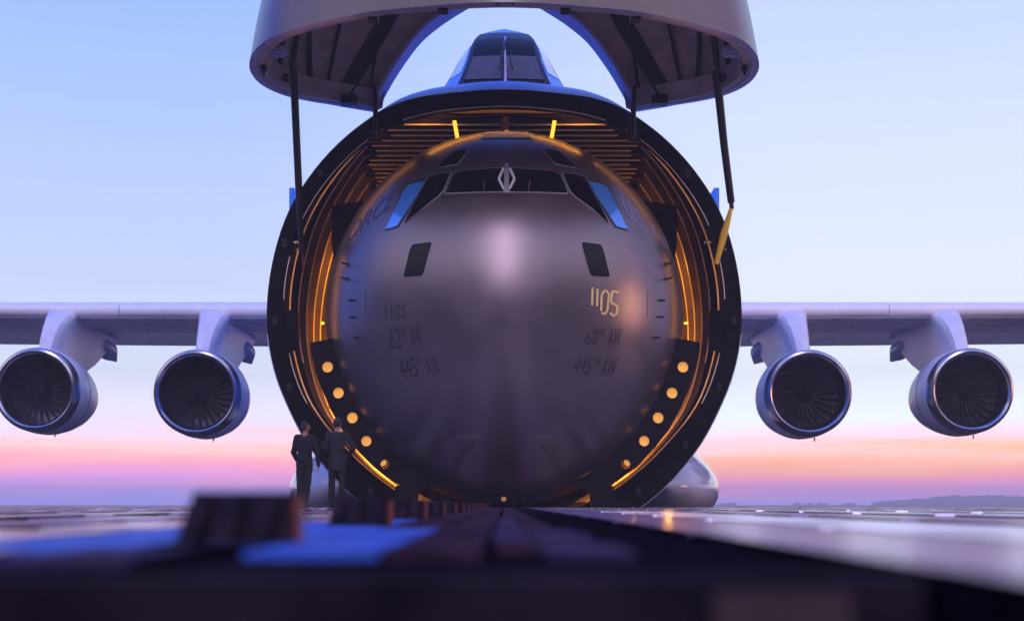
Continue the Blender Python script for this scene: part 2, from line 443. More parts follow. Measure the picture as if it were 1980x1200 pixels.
for px, py in ((575, 468), (575, 484), (570, 468), (1363, 469), (1372, 469), (1388, 484), (1402, 483)):
    p = P(px, py, y); tube(bm, [p, p+Vector((0,-.06,0))], .025, 8)
link('bolts', bm, M['chrome'], air)
# side strakes glimpsed beyond the frame
for s in (-1, 1):
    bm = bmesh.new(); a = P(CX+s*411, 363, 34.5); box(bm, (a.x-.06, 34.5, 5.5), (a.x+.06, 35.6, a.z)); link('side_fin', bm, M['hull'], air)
# ---------------------------------------------------------------- flight deck hump
def slice_(t, lv):
    # lv: (z, hs, wf, yf)
    z, hs, wf, yf = lv
    pts = []
    def L_(a, b, n): return [Vector((a[0]+(b[0]-a[0])*i/n, a[1]+(b[1]-a[1])*i/n, z)) for i in range(n)]
    k = [(-hs*.9, 46), (-hs, 40), (-hs, yf+1.1), (-wf, yf+.12), (-wf*.5, yf+.02), (0, yf), (wf*.5, yf+.02), (wf, yf+.12), (hs, yf+1.1), (hs, 40), (hs*.9, 46)]
    for a, b in zip(k, k[1:]): pts += L_(a, b, 4)
    pts.append(Vector((k[-1][0], k[-1][1], z)))
    return pts
def lvl(py, hs, wf, yf):   # px half widths at depth yf
    return (H+(CY-py)/F*yf, hs/F*(yf+1.1), wf/F*yf, yf)
LV = [lvl(200,136,100,35.0), lvl(163,126,90,35.4), lvl(150,120,83,35.6), lvl(118,101,70,36.0), lvl(88,85,62,36.5), lvl(78,78,58,36.8), lvl(69,68,50,37.2), lvl(63,55,42,37.6), lvl(59,42,30,38.1), lvl(57,23,17,38.6), lvl(56.3,3,2,39)]
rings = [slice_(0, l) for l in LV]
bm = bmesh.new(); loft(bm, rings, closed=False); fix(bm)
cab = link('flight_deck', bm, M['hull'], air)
def cabpt(u, lvf):
    i = min(int(lvf), len(rings)-2); t = lvf-i; j = min(int(u), len(rings[0])-2); q = u-j
    a = rings[i][j].lerp(rings[i][j+1], q); b = rings[i+1][j].lerp(rings[i+1][j+1], q)
    return a.lerp(b, t)
def cabpatch(name, u0, u1, l0, l1, m, off, par, du=0):
    bm = bmesh.new(); n = 8; g_ = []
    for i in range(n+1):
        row = []
        for j in range(n+1):
            u = u0+(u1-u0)*j/n+du*(1-i/n); l = l0+(l1-l0)*i/n
            p = cabpt(u, l); e = 1e-2
            nn = (cabpt(u+e, l)-cabpt(u-e, l)).cross(cabpt(u, l+e)-cabpt(u, l-e)).normalized()
            row.append(p+nn*off)
        g_.append(row)
    loft(bm, g_, closed=False)
    r = bmesh.ops.extrude_face_region(bm, geom=list(bm.faces))
    for e in r['geom']:
        if isinstance(e, bmesh.types.BMVert): e.co += Vector((0, .03, -.005))
    fix(bm); return link(name, bm, m, par)
gl2 = mat('hump_glass_shade', (.075,.065,.11), .5, 0, 4, .2)
cabpatch('windshield_surround', 12.0, 28.0, .95, 6.6, mat('hump_surround', (.012,.013,.03), .4), .03, cab)
for a, b in ((12.8, 19.6), (20.4, 27.2)):
    wnd = cabpatch('windshield', a, b, 1.5, 5.0, M['glass'], .05, cab)
    cabpatch('glare_panel', a+.1, b-.1, 1.52, 3.2, gl2, .065, wnd)
    bm = bmesh.new(); s = -1 if a < 15 else 1
    tube(bm, [P(978+s*9, 98, 35.9), P(978+s*9, 120, 35.7), P(978+s*14, 134, 35.5)], .02, 6); link('wiper', bm, M['black'], wnd)
for a, b in ((8.7, 11.3), (28.7, 31.3)):
    cabpatch('side_window', a, b, 2.5, 4.6, mat('side_window_glass', (.6,.75,1), .15, .3), .02, cab)
bm = bmesh.new(); tube(bm, [P(977, 160, 35.3), P(977, 120, 35.85), P(977, 72, 36.9)], [.04,.03,.025], 8); link('centre_post', bm, M['flange'], cab)
for px in (902, 1051):
    bm = bmesh.new(); p = P(px, 164, 34.6); bar(bm, p-Vector((.09,0,0)), p+Vector((.09,0,0)), .03, .05); bar(bm, p-Vector((0,0,.09)), p+Vector((0,0,.09)), .03, .05); link('probe', bm, M['black'], air)
for px in (920, 1026):
    bm = bmesh.new(); p = P(px, 171.5, 34.1); box(bm, p-Vector((.08,.2,.035)), p+Vector((.08,.3,.035))); link('sensor_inlet', bm, M['black'], air)

# ---------------------------------------------------------------- visor
ZV = 9.11
def lowrim(pts):
    out = []
    for x, y in pts:
        Yd = F*(ZV-H)/(CY-y); out.append(Vector(((x-CX)/F*Yd, Yd)))
    return out
Lr = lowrim([(722,217),(700,213.5),(670,208.5),(640,203),(600,196.5),(560,188),(535,179.5),(513,169),(495,155),(484.5,139),(482,127),(484,113),(490,101),(503,87),(520,75),(543,65),(565,58),(607,46),(644,37),(722,22),(828,12),(900,6.5),(975,4.5)])
half = Lr            # rear-left hinge -> round the left tip -> front centre
full = half+[Vector((-p.x, p.y)) for p in half[-2::-1]]
def dense(pts, n):
    # Catmull-Rom resample
    d = [0]
    for a, b in zip(pts, pts[1:]): d.append(d[-1]+(b-a).length)
    out = []
    for k in range(n+1):
        t = d[-1]*k/n; i = 0
        while i < len(d)-2 and d[i+1] < t: i += 1
        q = (t-d[i])/(d[i+1]-d[i]); p0 = pts[max(i-1,0)]; p1 = pts[i]; p2 = pts[i+1]; p3 = pts[min(i+2, len(pts)-1)]
        out.append(.5*((2*p1)+(p2-p0)*q+(2*p0-5*p1+4*p2-p3)*q*q+(3*p1-p0-3*p2+p3)*q**3))
    return out
base = dense(full, 150)
ARCH = [(ZV,-2.94),(9.55,-2.71),(10.1,-2.38),(10.7,-1.93),(11.1,-1.46),(11.4,-1.0),(11.6,-.62),(11.75,-.02)]
_a = [Vector(p) for p in ARCH]+[Vector((11.75,.3))]
def _cr(pts, n):
    out = []
    for i in range(len(pts)-1):
        p0 = pts[max(i-1,0)]; p1 = pts[i]; p2 = pts[i+1]; p3 = pts[min(i+2,len(pts)-1)]
        for k in range(n):
            q = k/n; out.append(.5*((2*p1)+(p2-p0)*q+(2*p0-5*p1+4*p2-p3)*q*q+(3*p1-p0-3*p2+p3)*q**3))
    return out
ARCH = [tuple(p) for p in _cr([Vector(p) for p in ARCH], 6)]+[(11.75,-.02)]
def archx(z):
    for (z0, x0), (z1, x1) in zip(ARCH, ARCH[1:]):
        if z0 <= z <= z1: return x0+(x1-x0)*(z-z0)/(z1-z0)
    return 0 if z > ARCH[-1][0] else ARCH[0][1]
VC = Vector((0, 28.6))
def vring(z, inset):
    h = (z-ZV)/6.0
    s = (1-min(.999, h)**2.3)**.55*(1-.03*h) if h > 0 else 1
    s = s*(1-.040*min(h, 1)*4*(1-h) )
    pts = []
    ax = archx(z)
    yr = base[0].y
    body = []
    for p in base:
        d = p-VC; q = VC+d*s
        if inset:
            q = VC+(q-VC)*(1-inset/max(.5, (q-VC).length))
        body.append(q)
    # rear wall : from arch edge to the body start on each side
    b0, b1 = body[0], body[-1]
    n = 10
    ex = max(ax, b0.x) if ax > b0.x else b0.x+.02
    L_ = [Vector((ex+(b0.x-ex)*k/n, b0.y-(.0))) for k in range(n)]
    R_ = [Vector((-v.x, v.y)) for v in L_[::-1]]
    return [Vector((p.x, p.y, z)) for p in L_+body+R_]
zs = [ZV+.1*k for k in range(27)]+[11.75, 12.1, 12.6, 13.1, 13.6, 14.1, 14.5, 14.8, 15.0, 15.08]
bm = bmesh.new()
outer_r = [vring(z, 0) for z in zs]; inner_r = [vring(z+.001, .16) for z in zs[:-2]]
vo = loft(bm, outer_r, closed=False, cap1=True)
fix(bm); vis = link('nose_visor', bm, M['visor'], air)
bm = bmesh.new(); vi = loft(bm, inner_r, closed=False)
bm.faces.new([v for v in vi[-1]])
for f in bm.faces: f.normal_flip()
link('visor_lining', bm, M['liner'], vis)
# lip joining the skins and arch flange
bm = bmesh.new(); loft(bm, [outer_r[0], inner_r[0]], closed=False); link('visor_lip', bm, M['flange'], vis)
bm = bmesh.new()
for s in (-1, 1):
    A = []; B = []; Cc = []
    for k in range(25):
        z = ZV-.02+(11.72-ZV)*k/24; x = archx(max(z, ZV)); 
        A.append(Vector((-s*x, 32.5, z))); B.append(Vector((-s*x, 31.75, z-.0))); 
    A2 = [v+Vector((s*.06, 0, .05)) for v in A]; B2 = [v+Vector((s*.06, 0, .05)) for v in B]
    loft(bm, [A, B, B2, A2, A], closed=False)
fix(bm); link('arch_flange', bm, M['flange'], vis)
# interior bands and ribs
def inner_at(u, z):   # u 0..1 along the ring
    r = vring(z, .2); f = u*(len(r)-1); i = min(int(f), len(r)-2); return r[i].lerp(r[i+1], f-i)
bm = bmesh.new(); g1 = [vring(ZV+.02, .17), vring(ZV+.02, .34), vring(ZV+.42, .34), vring(ZV+.42, .17)]
loft(bm, g1, closed=False); link('inner_ledge', bm, M['liner'], vis)
for u0, u1, wd in ((.098, .060, .36), (.125, .145, .1), (.165, .18, .08), (.07, .066, .05), (.2, .21, .12), (.112, .108, .05)):
    for mir in (0, 1):
        bm = bmesh.new(); pa = []
        for k in range(14):
            z = ZV+.1+k*.22; u = u0+(u1-u0)*k/13*1.5; u = 1-u if mir else u
            pa.append(inner_at(u, z))
        for a, b in zip(pa, pa[1:]): bar(bm, a, b, wd, .14)
        fix(bm); link('visor_rib', bm, M['liner_rib'], vis, smooth_=False)
for s in (-1, 1):
    # pale brackets and actuators at the tips
    bm = bmesh.new(); p = P(CX+s*(533-CX), 100, 29.1)
    p = P(975-s*442 if s > 0 else 975+442, 100, 29.1)
    box(bm, p-Vector((.22,.15,.1)), p+Vector((.22,.15,.1))); bmesh.ops.bevel(bm, geom=list(bm.edges), offset=.06, segments=3, affect='EDGES')
    link('hinge_bracket', bm, M['flange'], vis)
    bm = bmesh.new(); q = P(975-s*468, 122, 29.1); tube(bm, [q+Vector((0,0,.18)), q+Vector((s*.03,0,-.16))], .07, 12); tube(bm, [q+Vector((s*.03,0,-.16)), q+Vector((s*.03,0,-.26))], .035, 10)
    link('latch_actuator', bm, M['black'], vis)
    bm = bmesh.new(); q = P(975-s*300, 196, 31.5); box(bm, q-Vector((.17,.15,.08)), q+Vector((.17,.15,.11))); link('lock_pad', bm, M['black'], vis)
    for px, py, Yv in ((975-s*425, 152, 30.6), (975-s*392, 60, 27.6), (975-s*118, 17, 25.8), (975-s*253, 34, 26.3)):
        bm = bmesh.new(); q = P(px, py, Yv); box(bm, q-Vector((.09,.12,.07)), q+Vector((.09,.12,.07))); tube(bm, [q-Vector((.1,.12,.02)), q+Vector((.1,-.12,-.02))], .03, 8); link('lug', bm, M['black'], vis)
for px in (964, 992):
    bm = bmesh.new(); q = P(px, 6, 25.4); tube(bm, [q, q-Vector((0,0,.04))], .03, 10); link('drain_stub', bm, M['black'], vis)
# struts
bm = bmesh.new(); tube(bm, [P(575, 55, 29.6), P(563.5, 128, 30.2)], .075, 10); tube(bm, [P(567, 128, 30.2), P(577, 350, 30.8), P(583, 492, 31.15)], [.085,.08,.06], 12); link('visor_strut', bm, M['black'], air)
bm = bmesh.new(); tube(bm, [P(583, 452, 31.1), P(587, 526, 31.2)], .022, 8); link('strut_link', bm, M['redpaint'], air)
bm = bmesh.new(); tube(bm, [P(1379, 60, 29.6), P(1387, 130, 30.2)], .07, 10); tube(bm, [P(1385, 135, 30.2), P(1400, 280, 30.7), P(1414, 392, 31.0)], [.095,.085,.08], 12); tube(bm, [P(1414, 392, 31), P(1415, 404, 31.0)], .05, 10); link('visor_strut', bm, M['black'], air)
bm = bmesh.new(); tube(bm, [P(1414, 402, 31.0), P(1400, 452, 31.0), P(1385, 510, 31.1)], [.04,.085,.05], 12); link('strut_link', bm, M['yellow'], air)
for px in (725.5, 1225.5):
    bm = bmesh.new(); tube(bm, [P(px, 166, 31.2), P(px+(.5 if px<975 else -.5), 222, 31.15), P(px, 268, 31.2)], .055, 12); tube(bm, [P(px, 250, 31.1), P(px, 266, 31.1)], .03, 8)
    p = P(px, 262, 31.3); box(bm, p-Vector((.14,.06,.14)), p+Vector((.14,.1,.12))); link('hinge_post', bm, M['black'], air)

# ---------------------------------------------------------------- wings, engines
def wing(s):
    def section(x):
        yl = 45.9+.36*(x-9.5); zl = H+(CY-584)/F*(yl+.7)-.02
        ch = 9.2-.05*(x-5)
        zb = H+(CY-(671-(x-5)*.35))/F*(yl+ch)
        prof = [(.7,.0),(.35,-.03),(.12,-.12),(.02,-.25),(0,-.36),(.05,-.47),(.14,-.53)]
        sl = [Vector((s*x, yl+a, zl+b)) for a, b in prof]
        z1 = zl-.53
        bd = [Vector((s*x, yl+.16, z1+.0)), Vector((s*x, yl+.2, z1-.06)), Vector((s*x, yl+1.2, z1-.22)), Vector((s*x, yl+4, (z1+zb)/2-.1)), Vector((s*x, yl+ch, zb)),
              Vector((s*x, yl+ch, zb+.06)), Vector((s*x, yl+4, zl+.25)), Vector((s*x, yl+2, zl+.16)), Vector((s*x, yl+.72, zl-.005))]
        return sl, bd
    xs = [3.5, 6, 9.5, 13, 17, 22, 28, 33]
    bm = bmesh.new(); loft(bm, [section(x)[1] for x in xs], closed=True, cap0=True, cap1=True); fix(bm)
    w_ = link('wing', bm, M['wing'], air)
    for a, b in ((3.5, 7.6), (7.62, 12.9), (12.92, 20), (20.02, 33)):
        bm = bmesh.new(); R_ = []
        for x in (a, (a+b)/2, b):
            sl, _ = section(x); R_.append(sl+[v+Vector((0,.12,-.03)) for v in sl[::-1]])
        loft(bm, R_, closed=True, cap0=True, cap1=True); fix(bm); link('slat', bm, M['slat'], w_)
    return w_
wing(-1); wing(1)
def engine(s, ex, ey, pz, Yr, R_):
    zc = H+(CY-pz)/F*Yr; cx = ex
    k = R_/1.336
    bm = bmesh.new()
    lathe(bm, [(Yr+.22, 1.27*k), (Yr+.35, 1.33*k), (Yr+.9, 1.37*k), (Yr+1.6, 1.36*k), (Yr+2.3, 1.27*k), (Yr+3.1, 1.12*k), (Yr+3.8, .94*k), (Yr+3.8, .88*k), (Yr+3.4, .85*k), (Yr+4.2, .6*k), (Yr+4.8, .4*k), (Yr+5.2, .05)], cx, zc); fix(bm)
    e = link('engine', bm, M['white'], air)
    bm = bmesh.new(); pr = []
    for j in range(13):
        a = -PI/2-.35+j/12*(PI+.7)      # lip cross-section from outside round the front to inside
        pr.append((Yr+.13-.2*math.cos(a)*1.0+.0, (1.20+.13*(-math.sin(a)))*k))
    pr = [(Yr+.42, 1.345*k), (Yr+.25, 1.335*k), (Yr+.12, 1.31*k), (Yr+.03, 1.27*k), (Yr, 1.205*k), (Yr+.03, 1.155*k), (Yr+.12, 1.10*k), (Yr+.28, 1.065*k), (Yr+.5, 1.05*k)]
    lathe(bm, pr, cx, zc); fix(bm); link('intake_lip', bm, M['chrome'], e)
    bm = bmesh.new(); lathe(bm, [(Yr+.45, 1.055*k), (Yr+.8, 1.10*k), (Yr+1.5, 1.12*k), (Yr+1.52, .1)], cx, zc)
    for f in bm.faces: f.normal_flip()
    link('intake_duct', bm, M['duct'], e)
    bm = bmesh.new(); nb = 26
    for b in range(nb):
        a0 = 2*PI*b/nb; rows = []
        for j in range(7):
            r = (.26+.84*j/6)*k; tw = 1.15-.75*j/6; c = .13+.10*j/6
            ca, sa = math.cos(a0+.10*(j/6)**2), math.sin(a0+.10*(j/6)**2)
            ctr = Vector((cx+r*ca, Yr+1.05, zc+r*sa)); tv = Vector((-sa, 0, ca)); dv = (tv*math.cos(tw)+Vector((0,1,0))*math.sin(tw))
            n_ = dv.cross(Vector((ca, 0, sa)))*.008
            rows.append([ctr-dv*c+n_, ctr+dv*c+n_, ctr+dv*c-n_, ctr-dv*c-n_])
        loft(bm, rows, cap0=True, cap1=True)
    fix(bm); link('fan', bm, M['fan'], e)
    bm = bmesh.new(); lathe(bm, [(Yr+.55, .01), (Yr+.6, .08*k), (Yr+.75, .17*k), (Yr+.95, .25*k), (Yr+1.2, .28*k)], cx, zc, 32); fix(bm); link('spinner', bm, M['duct'], e)
    bm = bmesh.new(); lathe(bm, [(Yr+1.38, 1.371*k), (Yr+1.385, 1.374*k), (Yr+1.41, 1.374*k), (Yr+1.415, 1.369*k)], cx, zc); link('cowl_seam', bm, M['letter_dark'], e)
    # pylon
    def drop(z, y0, y1, th, dx0=0):
        n = 14; pts = []
        for a in range(n+1):
            t = a/n; y_ = y0+(y1-y0)*t**1.6; h_ = th/2*(math.sqrt(max(0, t))*2.2*(1-t)+.0) if t > 0 else 0
            h_ = th/2*min(1, (1-(1-min(1, t*3.2))**2)**.5)*(1-.55*max(0, (t-.35)/.65)**1.3)
            pts.append((h_, y_))
        ring = [Vector((cx+h, y_, z)) for h, y_ in pts]+[Vector((cx-h, y_, z)) for h, y_ in pts[::-1][:-1]]
        return ring
    zt = H+(CY-598)/F*(Yr+2.9)
    rr_ = [drop(zc+.8*k, Yr+1.4, Yr+4.4, .5), drop(zc+1.09*k, Yr+1.1, Yr+5.4, .55), drop(zc+1.38*k, Yr+.95, Yr+6.3, .6), drop(zc+1.78*k, Yr+1.2, Yr+7.2, .68), drop(zc+2.2*k, Yr+1.6, Yr+8.2, .8), drop((zc+2.2*k+zt)/2, Yr+2.1, Yr+9, .98), drop(zt-.14, Yr+2.6, Yr+9.5, 1.2), drop(zt, Yr+2.9, Yr+9.5, 1.3)]
    bm = bmesh.new(); loft(bm, rr_, cap0=True, cap1=True); fix(bm); link('pylon', bm, M['white'], e)
    bm = bmesh.new(); zz = zc+1.95*k; tube(bm, [Vector((cx, Yr+6.0, zz+.35)), Vector((cx, Yr+7.2, zz+.3)), Vector((cx, Yr+8.4, zz+.15)), Vector((cx, Yr+9.5, zz-.1))], [.1,.3,.36,.05], 14); link('aft_fairing', bm, M['white'], e)
    bm = bmesh.new(); p = Vector((cx+.35, Yr+1.0, zc-1.42*k)); tube(bm, [p+Vector((0,0,.08)), p-Vector((0,0,.04))], [.03,.015], 6); link('drain_mast', bm, M['black'], e)
engine(-1, (377.5-CX)/F*43, 0, 758, 43, 1.336)
engine(-1, (66-CX)/F*45, 0, 752, 45, 1.36)
engine(1, (1566.5-CX)/F*43, 0, 758, 43, 1.336)
engine(1, (1881-CX)/F*45, 0, 754, 45, 1.38)
# gear sponsons
for s in (-1, 1):
    bm = bmesh.new(); R_ = []
    for y, k in ((38.0, .04), (38.3, .3), (39, .58), (40, .8), (41.5, .95), (43.5, 1), (50, 1), (54, .8), (57, .3)):
        ring = []
        for j in range(40):
            a = 2*PI*j/40; ca, sa = math.cos(a), math.sin(a)
            px_ = math.copysign(abs(ca)**1.12, ca); pz_ = math.copysign(abs(sa)**(1.25 if sa > 0 else .8), sa)
            ring.append(Vector((s*(4.35+2.1*k*px_), y, .55+1.55*k*pz_*(1 if sa > 0 else .8))))
        R_.append(ring)
    loft(bm, R_, cap0=True, cap1=True); fix(bm); link('gear_fairing', bm, M['podw'], air)
# lamps in the bay (fixtures + light)
def lamp(p, e, size=.25, col=(1, .40, .04)):
    bm = bmesh.new(); box(bm, p-Vector((.05,.04,.03)), p+Vector((.05,.04,.03)))
    bmesh.ops.bevel(bm, geom=list(bm.edges), offset=.02, segments=2, affect='EDGES')
    f = link('bay_lamp', bm, M['amber'], air)
    ld = bpy.data.lights.new('bay_light', 'POINT'); ld.energy = e; ld.color = col; ld.shadow_soft_size = size
    lo = bpy.data.objects.new('bay_light', ld); C.objects.link(lo); lo.parent = f; lo.location = p+Vector((0, .1, 0)) 
    lo.matrix_parent_inverse = parent_world(f).inverted()
for s in (-1, 1):
    lamp(Vector((s*4.52, 36.6, 3.4)), 150, .1)
    lamp(Vector((s*4.55, 35.2, 4.6)), 25, .1)
    lamp(Vector((s*4.15, 35.0, 1.9)), 150, .1)
    lamp(Vector((s*3.2, 34.0, .8)), 160, .1)
    lamp(Vector((s*4.3, 36.4, 6.2)), 60, .1)
    lamp(Vector((s*1.5, 33.2, .42)), 9, .02)
v_ = sec(PI_, 31.69, 1.012, 1.012)
def lstrip(name, pts, st_, r=.02):  # unseen strips added behind the rim to light rib edges and crown
    bm = bmesh.new(); tube(bm, pts, r, 8); m = mat(name, (.9,.5,.1), .5, emit=(1,.40,.05), es=st_); link('added_light_strip', bm, m, air)
lstrip('strip_top', v_[-9:]+v_[:10], 36)
for q_ in (v_[11:24], v_[105:118]): lstrip('strip_shoulder', q_, 10)
for q_ in (v_[25:44], v_[85:104]): lstrip('strip_side', q_, 13)
for q_ in (v_[45:56], v_[73:84]): lstrip('strip_low', q_, 7)

# ================================================================== CARRIED AIRCRAFT
Yt, Yw, Ln = 28.45, 32.1, 3.65
NA, NB, NZ = 4.035, 4.20, 4.24
def ns(y):
    q = min(1, max(0, (Yw-y)/Ln)); return (1-q**2.15)**.5
def nF(v): 
    s = max(1e-6, ns(v.y)); return (v.x/(NA*s))**2+((v.z-NZ)/(NB*s))**2-1
def nhit(px, py):
    d = Vector(((px-CX)/F, 1, (CY-py)/F)); o = Vector((0, 0, H)); y0 = Yt+1e-4; pv = None
    y = y0
    while y < Yw+.001:
        if nF(o+d*y) < 0: break
        y += .02
    else:
        return None
    a, b = y-.02, y
    for _ in range(24):
        m_ = (a+b)/2
        if nF(o+d*m_) < 0: b = m_
        else: a = m_
    return o+d*b
def nnorm(p):
    e = 1e-3; return Vector(((nF(p+Vector((e,0,0)))-nF(p-Vector((e,0,0)))), (nF(p+Vector((0,e,0)))-nF(p-Vector((0,e,0)))), (nF(p+Vector((0,0,e)))-nF(p-Vector((0,0,e)))))).normalized()
mil = thing('carried_aircraft', 'dull grey military plane nose filling the open mouth of the huge cargo plane', 'military plane', (0, 33, 0))
bm = bmesh.new(); R_ = []; n = 160
ys = [Yt+Ln*(1-math.cos(PI/2*k/40)) for k in range(41)]+[34.5, 37, 42, 48]
for i, y in enumerate(ys):
    s = max(.002, ns(y)) if y < Yw else 1
    R_.append([Vector((NA*s*math.cos(2*PI*k/n), y, NZ+NB*s*math.sin(2*PI*k/n))) for k in range(n)])
loft(bm, R_, cap0=True, cap1=True); fix(bm)
body = link('fuselage', bm, M['grey'], mil)
def decal(name, polys, m, off, par, skirt=True, maxe=10, rnd=4):
    bm = bmesh.new()
    for poly in polys:
        q = round_poly(poly, rnd) if rnd else [Vector(p) for p in poly]
        bm.faces.new([bm.verts.new((p.x, p.y, 0)) for p in q])
    bmesh.ops.triangulate(bm, faces=bm.faces)
    for _ in range(5):
        es = [e for e in bm.edges if e.calc_length() > maxe]
        if not es: break
        bmesh.ops.subdivide_edges(bm, edges=es, cuts=1); bmesh.ops.triangulate(bm, faces=bm.faces)
    bad = []
    for v in bm.verts:
        h = nhit(v.co.x, v.co.y)
        if h is None: bad.append(v); continue
        v.co = h+nnorm(h)*off
    bmesh.ops.delete(bm, geom=bad, context='VERTS')
    if skirt and bm.faces:
        nm = {v.index: None for v in bm.verts}
        r = bmesh.ops.extrude_face_region(bm, geom=list(bm.faces))
        for e in r['geom']:
            if isinstance(e, bmesh.types.BMVert): e.co -= nnorm(e.co)*(off+.02)
    fix(bm); return link(name, bm, m, par)
def grow(poly, d):
    n = len(poly); out = []; area = sum(poly[i-1][0]*poly[i][1]-poly[i][0]*poly[i-1][1] for i in range(n))
    sg = 1 if area > 0 else -1
    for i in range(n):
        p = Vector(poly[i]); a = (p-Vector(poly[i-1])).normalized(); b = (Vector(poly[(i+1)%n])-p).normalized()
        na = Vector((a.y, -a.x))*sg; nb = Vector((b.y, -b.x))*sg; m_ = (na+nb); m_ = m_/max(.6, m_.length**2/2)
        out.append(tuple(p+m_*d))
    return out
def win(name, poly, m='glass', rnd=5, fw=1.6):
    fr = decal(name, [grow(poly, fw)], M['frame'], .012, body, rnd=rnd+1)
    decal('pane', [poly], M[m], .024, fr, rnd=rnd); return fr
mx = lambda poly: [(2*979.5-x, y) for x, y in poly[::-1]]
ws = [(861,374),(877,338),(889,332),(974,325.5),(975,371),(921,371.5)]
fl = win('windshield', ws); fr_ = win('windshield', mx(ws))
cw = [(783,432),(828.5,343.5),(847,337.5),(871,335),(857,369),(847,380),(816,402)]
win('corner_window', cw, rnd=3); win('corner_window', mx(cw), rnd=3)
sw = [(746,444),(783,367),(791,359),(822,351),(806,380),(768,438)]
swo = [(744,447),(781,365),(790,355),(824,345),(825,351),(808,381),(770,440)]
for q, qo in ((sw, swo), (mx(sw), mx(swo))):
    f_ = decal('side_window', [qo], M['letter_dark'], .01, body, rnd=3); decal('pane', [q], M['sky_pane'], .022, f_, rnd=3)
ew = [(847.5,324.5),(861,309),(880,293.5),(906,289.5),(886,317)]
win('eyebrow_window', ew, rnd=2, fw=1.5); win('eyebrow_window', mx(ew), rnd=2, fw=1.5)
lw = [(836,468),(798,472.5),(793,483),(780,536),(816,533.5),(820,526)]
win('lower_window', lw, rnd=4, fw=1.1); win('lower_window', mx(lw), rnd=4, fw=1.1)
# centre post and the two white chevrons (wipers), little rods inside the glass
decal('windshield_post', [[(976.5,318),(982.5,318),(983.5,374),(975.5,374)]], M['frame'], .03, body, rnd=0)
def stroke(pts, w_):
    pts = [Vector(p) for p in pts]; polys = []
    for a, b in zip(pts, pts[1:]):
        d = (b-a).normalized(); n_ = Vector((-d.y, d.x))*w_/2; polys.append([tuple(a+n_), tuple(b+n_), tuple(b-n_), tuple(a-n_)])
    return polys
for s, f_ in ((-1, fl), (1, fr_)):
    pts = [(979.5+s*6, 328.5), (979.5+s*15, 349), (979.5+s*5.5, 368)]
    decal('wiper', stroke(pts, 4.0), M['slat'], .06, f_, rnd=0)
    decal('grab_rod', stroke([(979.5+s*45, 351), (979.5+s*42, 370)], 1.5), mat('rod_brown', (.2,.12,.1), .5), .035, f_, rnd=0)
# writing
def text(s, q, m, nm='marking', off=.008):
    """q: four photo corners  tl, tr, br, bl"""
    cu = bpy.data.curves.new('t', 'FONT'); cu.body = s; cu.resolution_u = 2
    o = bpy.data.objects.new('t', cu); C.objects.link(o)
    dg = bpy.context.evaluated_depsgraph_get(); me = bpy.data.meshes.new_from_object(o.evaluated_get(dg))
    bpy.data.objects.remove(o); bpy.data.curves.remove(cu)
    x0 = min(v.co.x for v in me.vertices); x1 = max(v.co.x for v in me.vertices); y0 = min(v.co.y for v in me.vertices); y1 = max(v.co.y for v in me.vertices)
    bm = bmesh.new(); bm.from_mesh(me); bad = []
    q = [Vector(p) for p in q]
    for v in bm.verts:
        u = (v.co.x-x0)/(x1-x0); t = (v.co.y-y0)/(y1-y0)
        p = (q[3].lerp(q[2], u)).lerp(q[0].lerp(q[1], u), t)
        h = nhit(p.x, p.y)
        if h is None: bad.append(v); continue
        v.co = h+nnorm(h)*off
    bmesh.ops.delete(bm, geom=bad, context='VERTS'); fix(bm)
    return link(nm, bm, m, body, smooth_=False)
def raw(polys, m, nm='marking'): return decal(nm, polys, m, .008, body, skirt=False, rnd=0, maxe=14)
# serial 1105 : stencil digits
raw(stroke([(1145.5,556),(1144.5,590)], 4.2)+stroke([(1155,558),(1154,592)], 4.2)
    +stroke([(1162,601),(1163,571),(1168,562),(1173,562),(1177,570),(1174,600),(1169,607),(1163,605)], 4.4)
    +stroke([(1197,565),(1183,563),(1181,585),(1189,588),(1194,594),(1192,606),(1186,611),(1179,604)], 4.6), M['letter_sunlit'])
def unit(q, n, sup, m=None):
    q = [Vector(p) for p in q]
    def sub(u0, u1, t0, t1):
        g = lambda u, t: tuple(q[0].lerp(q[1], u).lerp(q[3].lerp(q[2], u), t))
        return [g(u0, t0), g(u1, t0), g(u1, t1), g(u0, t1)]
    e = .42 if len(n) > 2 else .36
    text(n, sub(0, e, 0, 1), M['letter_dark']); text(sup, sub(e+.02, e+.17, 0, .4), M['letter_dark']); text('AW', sub(.66, 1, 0, 1), M['letter_dark'])
unit([(1134,638),(1203,634),(1198,670),(1129,666)], '62', 'ND')
unit([(1116,690),(1196,692),(1186,728),(1104,722)], '445', 'TH')
text('1105', [(744,590),(788,588),(784,614),(745,616)], M['letter_dark'])
unit([(750,636),(812,628),(820,668),(756,676)], '62', 'ND')
unit([(768,694),(842,686),(856,722),(778,732)], '445', 'TH')
text('FORCE', [(664,447),(768,362),(752,402),(652,486)], M['letter_blue'])
text('U.S. AIR', [(1196,372),(1296,466),(1306,496),(1210,414)], mat('marking_pale', (.24,.25,.42), .4))
text('NO PUSH', [(966,377),(992,377),(992,380),(966,380)], M['letter_dark'])
